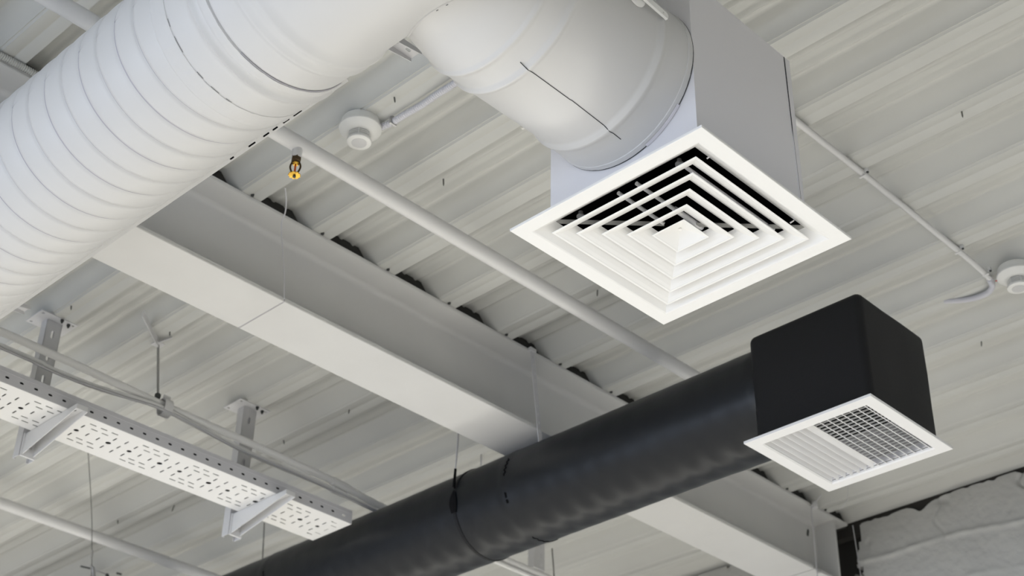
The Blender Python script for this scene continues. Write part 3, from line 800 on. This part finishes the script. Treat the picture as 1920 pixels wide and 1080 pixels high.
def flexpath(pts, r, pitch=.0045):
    P = spline(pts, 30); out = []; rs = []; acc = 0
    L = [0]
    for a, b in zip(P, P[1:]): L.append(L[-1]+(b-a).length)
    n = int(L[-1]/(pitch/4)); j = 0
    for k in range(n+1):
        s = L[-1]*k/n
        while j < len(L)-2 and L[j+1] < s: j += 1
        t = (s-L[j])/max(1e-9, L[j+1]-L[j]); out.append(P[j].lerp(P[j+1], t)); rs.append(r*(1-.17*(k % 4 in (2, 3))))
    return out, rs
def flexi(pts, r, label, mt, pitch=.0045):
    p, rs = flexpath(pts, r, pitch); m = MB().tube(p, rs, 12); return tag(m.build('flexible_conduit', M[mt]), label, 'conduit')
flexi([(2.312, 2.860, 2.952), (2.322, 2.820, 2.956), (2.322, 2.770, 2.955), (2.326, 2.695, 2.955), (2.322, 2.618, 2.953), (2.320, 2.543, 2.950), (2.30, 2.40, 2.950), (2.29, 2.2, 2.95)], .0115, 'white corrugated conduit leaving the smoke detector behind the branch duct', 'flexw', .008)
clp = MB().box(2.308, 2.333, 2.816, 2.823, 2.943, ZD+.004).build('conduit_clip', M['galv']); tag(clp, 'small metal clip on the corrugated conduit beside the detector', 'clip')
flexi([(-1.0, 3.437, 2.955), (1.0, 3.437, 2.957), (1.332, 3.436, 2.957), (1.45, 3.434, 2.956), (1.8, 3.436, 2.955), (2.0, 3.437, 2.955)], .0115, 'grey corrugated conduit along the beam top at the upper left edge', 'flex', .0065)
sc_ = thing('surface_conduit', (3.8, 1.917, 2.958), 'thin white conduit along the deck from the white plenum to the right detector', 'conduit')
m = MB().tube(spline([(2.60, 1.917, 2.958), (3.16, 1.917, 2.956), (3.511, 1.917, 2.959), (4.096, 1.917, 2.956), (4.24, 1.919, 2.955), (4.34, 1.926, 2.955)], 6), .0102, 14); m.build('conduit_run', M['pipe'], sc_, smooth=50)
for x in (3.516, 4.100, 4.285):
    m = MB().box(x-.005, x+.005, 1.895, 1.906, 2.956, ZD-.001); m.box(x-.0045, x+.0045, 1.9055, 1.929, 2.9444, 2.9457); m.build('saddle_clip', M['pipe'], sc_)
    m = MB().lathe([(.0045, 0), (.0045, -.003)], (x, 1.898, 2.955), 'z', 8); m.build('clip_screw', M['dark'], sc_)
flexi([(4.325, 1.925, 2.950), (4.370, 1.940, 2.948), (4.400, 1.975, 2.950), (4.408, 2.03, 2.956), (4.395, 2.08, 2.962), (4.375, 2.13, 2.972)], .0105, 'short corrugated conduit curling back beside the right smoke detector', 'flexw', .0045)
rw = MB().tube([(4.352, 1.916, 2.952), (4.352, 1.902, 2.950)], .0022, 8).build('red_wire', M['red']); tag(rw, 'tiny red wire entering the right smoke detector', 'wire')

# ---------------------------------------------------------------- supports of the big duct
KS = .955
YA1, XA1, YA2, XA2 = 2.443, 2.075, 4.434, 2.050
def support_arm(y, label, x1):
    c = thing('support_arm', (DX, y, 2.775), label, 'bracket', 'tapered support arms over the big white duct')
    zt = 2.838; x0 = x1-.44; w = .0215
    m = MB()
    for s1 in (-1, 1):
        m.prism([(x0, zt), (x1, zt), (x1+.002, zt-.012), (x0, zt-.070)], y+s1*w-.0012, y+s1*w+.0012, 'y')
    hs = [slot(x1-.030-.045*k, y, .018, .009, 0, 4) for k in range(5)]
    m.plate(rect(x0, x1, y-w, y+w), hs, .002, Matrix.Translation((0, 0, zt-.001)))
    m.build('tapered_arm', M['steel'], c)
    m = MB().box(x0-.012, x0-.0005, y-.030, y+.030, 2.766, zt+.006); m.build('end_plate', M['steel'], c)
    m = MB().box(1.02, x0-.0125, y-w, y+w, 2.790, zt); m.build('cross_bar', M['steel'], c)
    for x in (1.10, x0-.03):
        m = MB().tube([(x, y, zt), (x, y, (ZD+.02)/KS)], .005, 8); m.build('hanger_rod', M['galv'], c)
support_arm(YA1, 'tapered steel arm tip peeping out between the big duct and its branch', XA1)
support_arm(YA2, 'tapered steel arm tip peeping out below the big duct at the left edge', XA2)
# slotted rail beside the big duct
SL = [(2.437, .034), (2.481, .026), (2.525, .022), (2.561, .026), (2.619, .030), (2.702, .018)]
hs = [slot(x, .0015, L, .0042, 0, 3) for x, L in SL]
m = MB().plate(rect(2.25, 8.5, -.0075, .0075), hs, .002, Matrix(((0, math.cos(R(35.3)), -math.sin(R(35.3)), 1.6990), (1, 0, 0, 0), (0, -math.sin(R(35.3)), -math.cos(R(35.3)), 2.3990), (0, 0, 0, 1))))
rl = tag(m.build('slotted_rail', M['duct']), 'narrow white slotted rail along the lower side of the big duct', 'rail')
m = MB().plate(rect(2.26, 8.4, -.0045, .0065), [], .001, Matrix(((0, math.cos(R(35.3)), math.sin(R(35.3)), 1.6990+.0032*math.sin(R(35.3))), (1, 0, 0, 0), (0, -math.sin(R(35.3)), math.cos(R(35.3)), 2.3990+.0032*math.cos(R(35.3))), (0, 0, 0, 1))))
m.build('slot_shade', M['cavity'], rl)  # black backing strip plays the shade seen through the rail's slots

KS = 1.0
# ---------------------------------------------------------------- wires
def wire(name, pts, r, label, cat='wire', mt='wire'):
    m = MB().tube(spline(pts, 6), r, 8); return tag(m.build(name, M[mt], smooth=60), label, cat)
wire('hanging_cable', [(2.325, 3.352, 2.975), (2.358, 3.385, 2.962), (2.388, 3.425, 2.945), (2.402, 3.4585, 2.915), (2.425, 3.4590, 2.80), (2.440, 3.4590, 2.72), (2.449, 3.4592, 2.648)], .0023, 'thin white cable hanging down the face of the beam to its flange joint', 'cable')
wire('hanging_cable', [(5.46, 3.40, 2.985), (5.462, 3.430, 2.965), (5.463, 3.4588, 2.945), (5.460, 3.4590, 2.80), (5.457, 3.4592, 2.646), (5.457, 3.459, 2.60)], .0027, 'thin white cable down the beam near its end at the wall', 'cable')
tag(MB().lathe([(.014, 0), (.016, .012), (.013, .03), (.006, .034)], (5.462, 3.4395, 2.935), 'z', 10).build('cable_gland', M['steel']), 'small grey cable gland at the beam top near the wall', 'fitting')
tag(MB().lathe([(.010, 0), (.010, .012)], (5.462, 3.452, 2.628), 'z', 8).build('cable_nut', M['galv']), 'small nut on the cable below the beam end', 'nut')
wire('suspension_wire', [(2.958, 5.50, 2.975), (3.02, 5.50, 2.74), (3.05, 5.50, 2.60), (3.09, 5.50, 2.35), (3.2, 5.5, 1.4)], .0017, 'thin wire dropping beside the tray past the lower left pipe', 'wire', 'screw')
tag(MB().box(-.004, .004, -.003, .003, -.018, .018, Matrix.Translation((3.062, 5.497, 2.53))).build('wire_grip', M['galv']), 'small wire grip on the suspension wire below the pipe', 'wire grip')
wire('suspension_wire', [(3.94, 5.515, 2.975), (3.96, 5.515, 2.70), (3.99, 5.515, 2.3)], .0028, 'wire hanging between the cable tray end and the black duct', 'wire', 'screw')
wire('suspension_wire', [(5.073, 4.702, 2.975), (5.09, 4.702, 2.80), (5.11, 4.702, 2.4)], .0032, 'thin rod hanging beside the short strut below the black duct', 'wire', 'screw')
wire('loose_wire', [(5.474, 3.262, 3.024), (5.476, 3.28, 2.93), (5.49, 3.33, 2.90)], .0012, 'hair-thin wire hanging below the black grille corner', 'wire')
wire('loose_wire', [(5.790, 3.452, 2.962), (5.794, 3.450, 2.88), (5.798, 3.447, 2.78), (5.802, 3.446, 2.70)], .0022, 'pale wire inside the dark gap at the beam end', 'wire')

# rubble in the wall gap
def rock(c, r, seed):
    bm = bmesh.new(); bmesh.ops.create_icosphere(bm, subdivisions=4, radius=1)
    m = MB(); bm.verts.index_update()
    m.add([Vector(c)+Vector((v.co.x*r[0], v.co.y*r[1], v.co.z*r[2]))*(1+.45*noise.noise(v.co*1.7+Vector((seed, 0, 0)))+.25*noise.noise(v.co*5+Vector((seed, 2, 0)))) for v in bm.verts], [[v.index for v in f.verts] for f in bm.faces]); bm.free()
    return m.build('mortar_lump', M['rubble'], smooth=80)
tag(rock((5.815, 3.470, 2.695), (.022, .040, .028), 1), 'rough grey mortar lump at the bottom of the wall gap', 'rubble')
tag(rock((5.812, 3.440, 2.655), (.018, .026, .020), 5), 'smaller mortar lump below the first, against the plaster edge', 'rubble')

# hook, tiny things at the bottom left
hk = MB().tube(spline([(4.18, 4.30, 3.026), (4.185, 4.30, 2.94), (4.20, 4.29, 2.925), (4.225, 4.28, 2.935), (4.225, 4.28, 2.955)], 6), .004, 8).build('wire_hook', M['steel'], smooth=60); tag(hk, 'small faint curled hook on the deck just above the black duct', 'hook')
bc = thing('beam_clamp', (3.66, 6.56, 2.97), 'small metal hanger clamp with dark bolts at the bottom left edge', 'clamp')
m = MB().tube([(3.655, 6.56, 2.962), (3.672, 6.56, 2.955), (3.69, 6.56, 2.90), (3.70, 6.56, 2.80)], [.006, .010, .010, .009], 10); m.build('clamp_body', M['galv'], bc, smooth=40)
m = MB().tube([(3.625, 6.60, 2.958), (3.665, 6.57, 2.950)], .0042, 8); m.build('clamp_bolt', M['dark'], bc)
m = MB().tube([(3.69, 6.56, 2.945), (3.745, 6.53, 2.93)], .003, 8); m.build('clamp_arm', M['galv'], bc)
m = MB().tube([(3.742, 6.535, 2.935), (3.752, 6.53, 2.90)], .009, 8); m.build('clamp_nut', M['dark'], bc)
m = MB().tube([(3.775, 6.50, 2.940), (3.80, 6.49, 2.938)], .005, 8); m.build('clamp_bolt', M['dark'], bc)

# deck screws poking through the low ribs
scr = [(2.257, 2.744), (2.690, 2.985), (3.473, 1.536), (2.243, 4.499), (2.600, 4.384), (3.454, 4.764), (3.464, 4.349), (3.445, 6.001), (3.600, 5.784), (3.42, 6.773), (3.477, 3.004), (4.714, 2.174), (3.834, 2.322), (4.745, 2.049), (4.49, 2.05)]
proto = None
for i, (x, y) in enumerate(scr):
    if proto is None:
        m = MB().lathe([(.0026, .008), (.0026, -.020), (.0008, -.027)], (0, 0, 0), 'z', 8); proto = m.build('deck_screw', M['screw'], smooth=40); o = proto
        off = o.location.copy()
    else:
        o = proto.copy(); COL.objects.link(o)
    u = (x-2.2358) % .30012
    z = ZD if (u < .078) else ZD+.05
    o.location = (x, y, z-.004)
    o.rotation_euler = (random.uniform(-.25, .25), random.uniform(-.2, .2), 0)
    tag(o, 'short thin screw tip poking down through the corrugated roof deck', 'screw', 'screw tips in the roof deck')
nb_ = MB().lathe([(.006, 0), (.007, -.004), (.004, -.008)], (2.672, 2.606, ZD+.056), 'z', 12).build('foam_dot', M['yellow']); nb_.active_material = M['plastic']
tag(nb_, 'tiny cream dot of foam on the deck left of the branch duct', 'dot')
# small screws where the deck sits on the beam
g = None
for k in range(-6, 12):
    x = 2.2358+.30012*k+.036
    if x > 5.7: break
    if g is None: g = MB().lathe([(.006, 0), (.0055, -.007)], (0, 0, 0), 'z', 8).build('deck_pin', M['dark']); o = g
    else: o = g.copy(); COL.objects.link(o)
    o.location = (x, 3.455, ZD-.002)
    tag(o, 'tiny dark fixing pin where a deck rib meets the beam edge', 'pin', 'fixing pins along the beam edge')
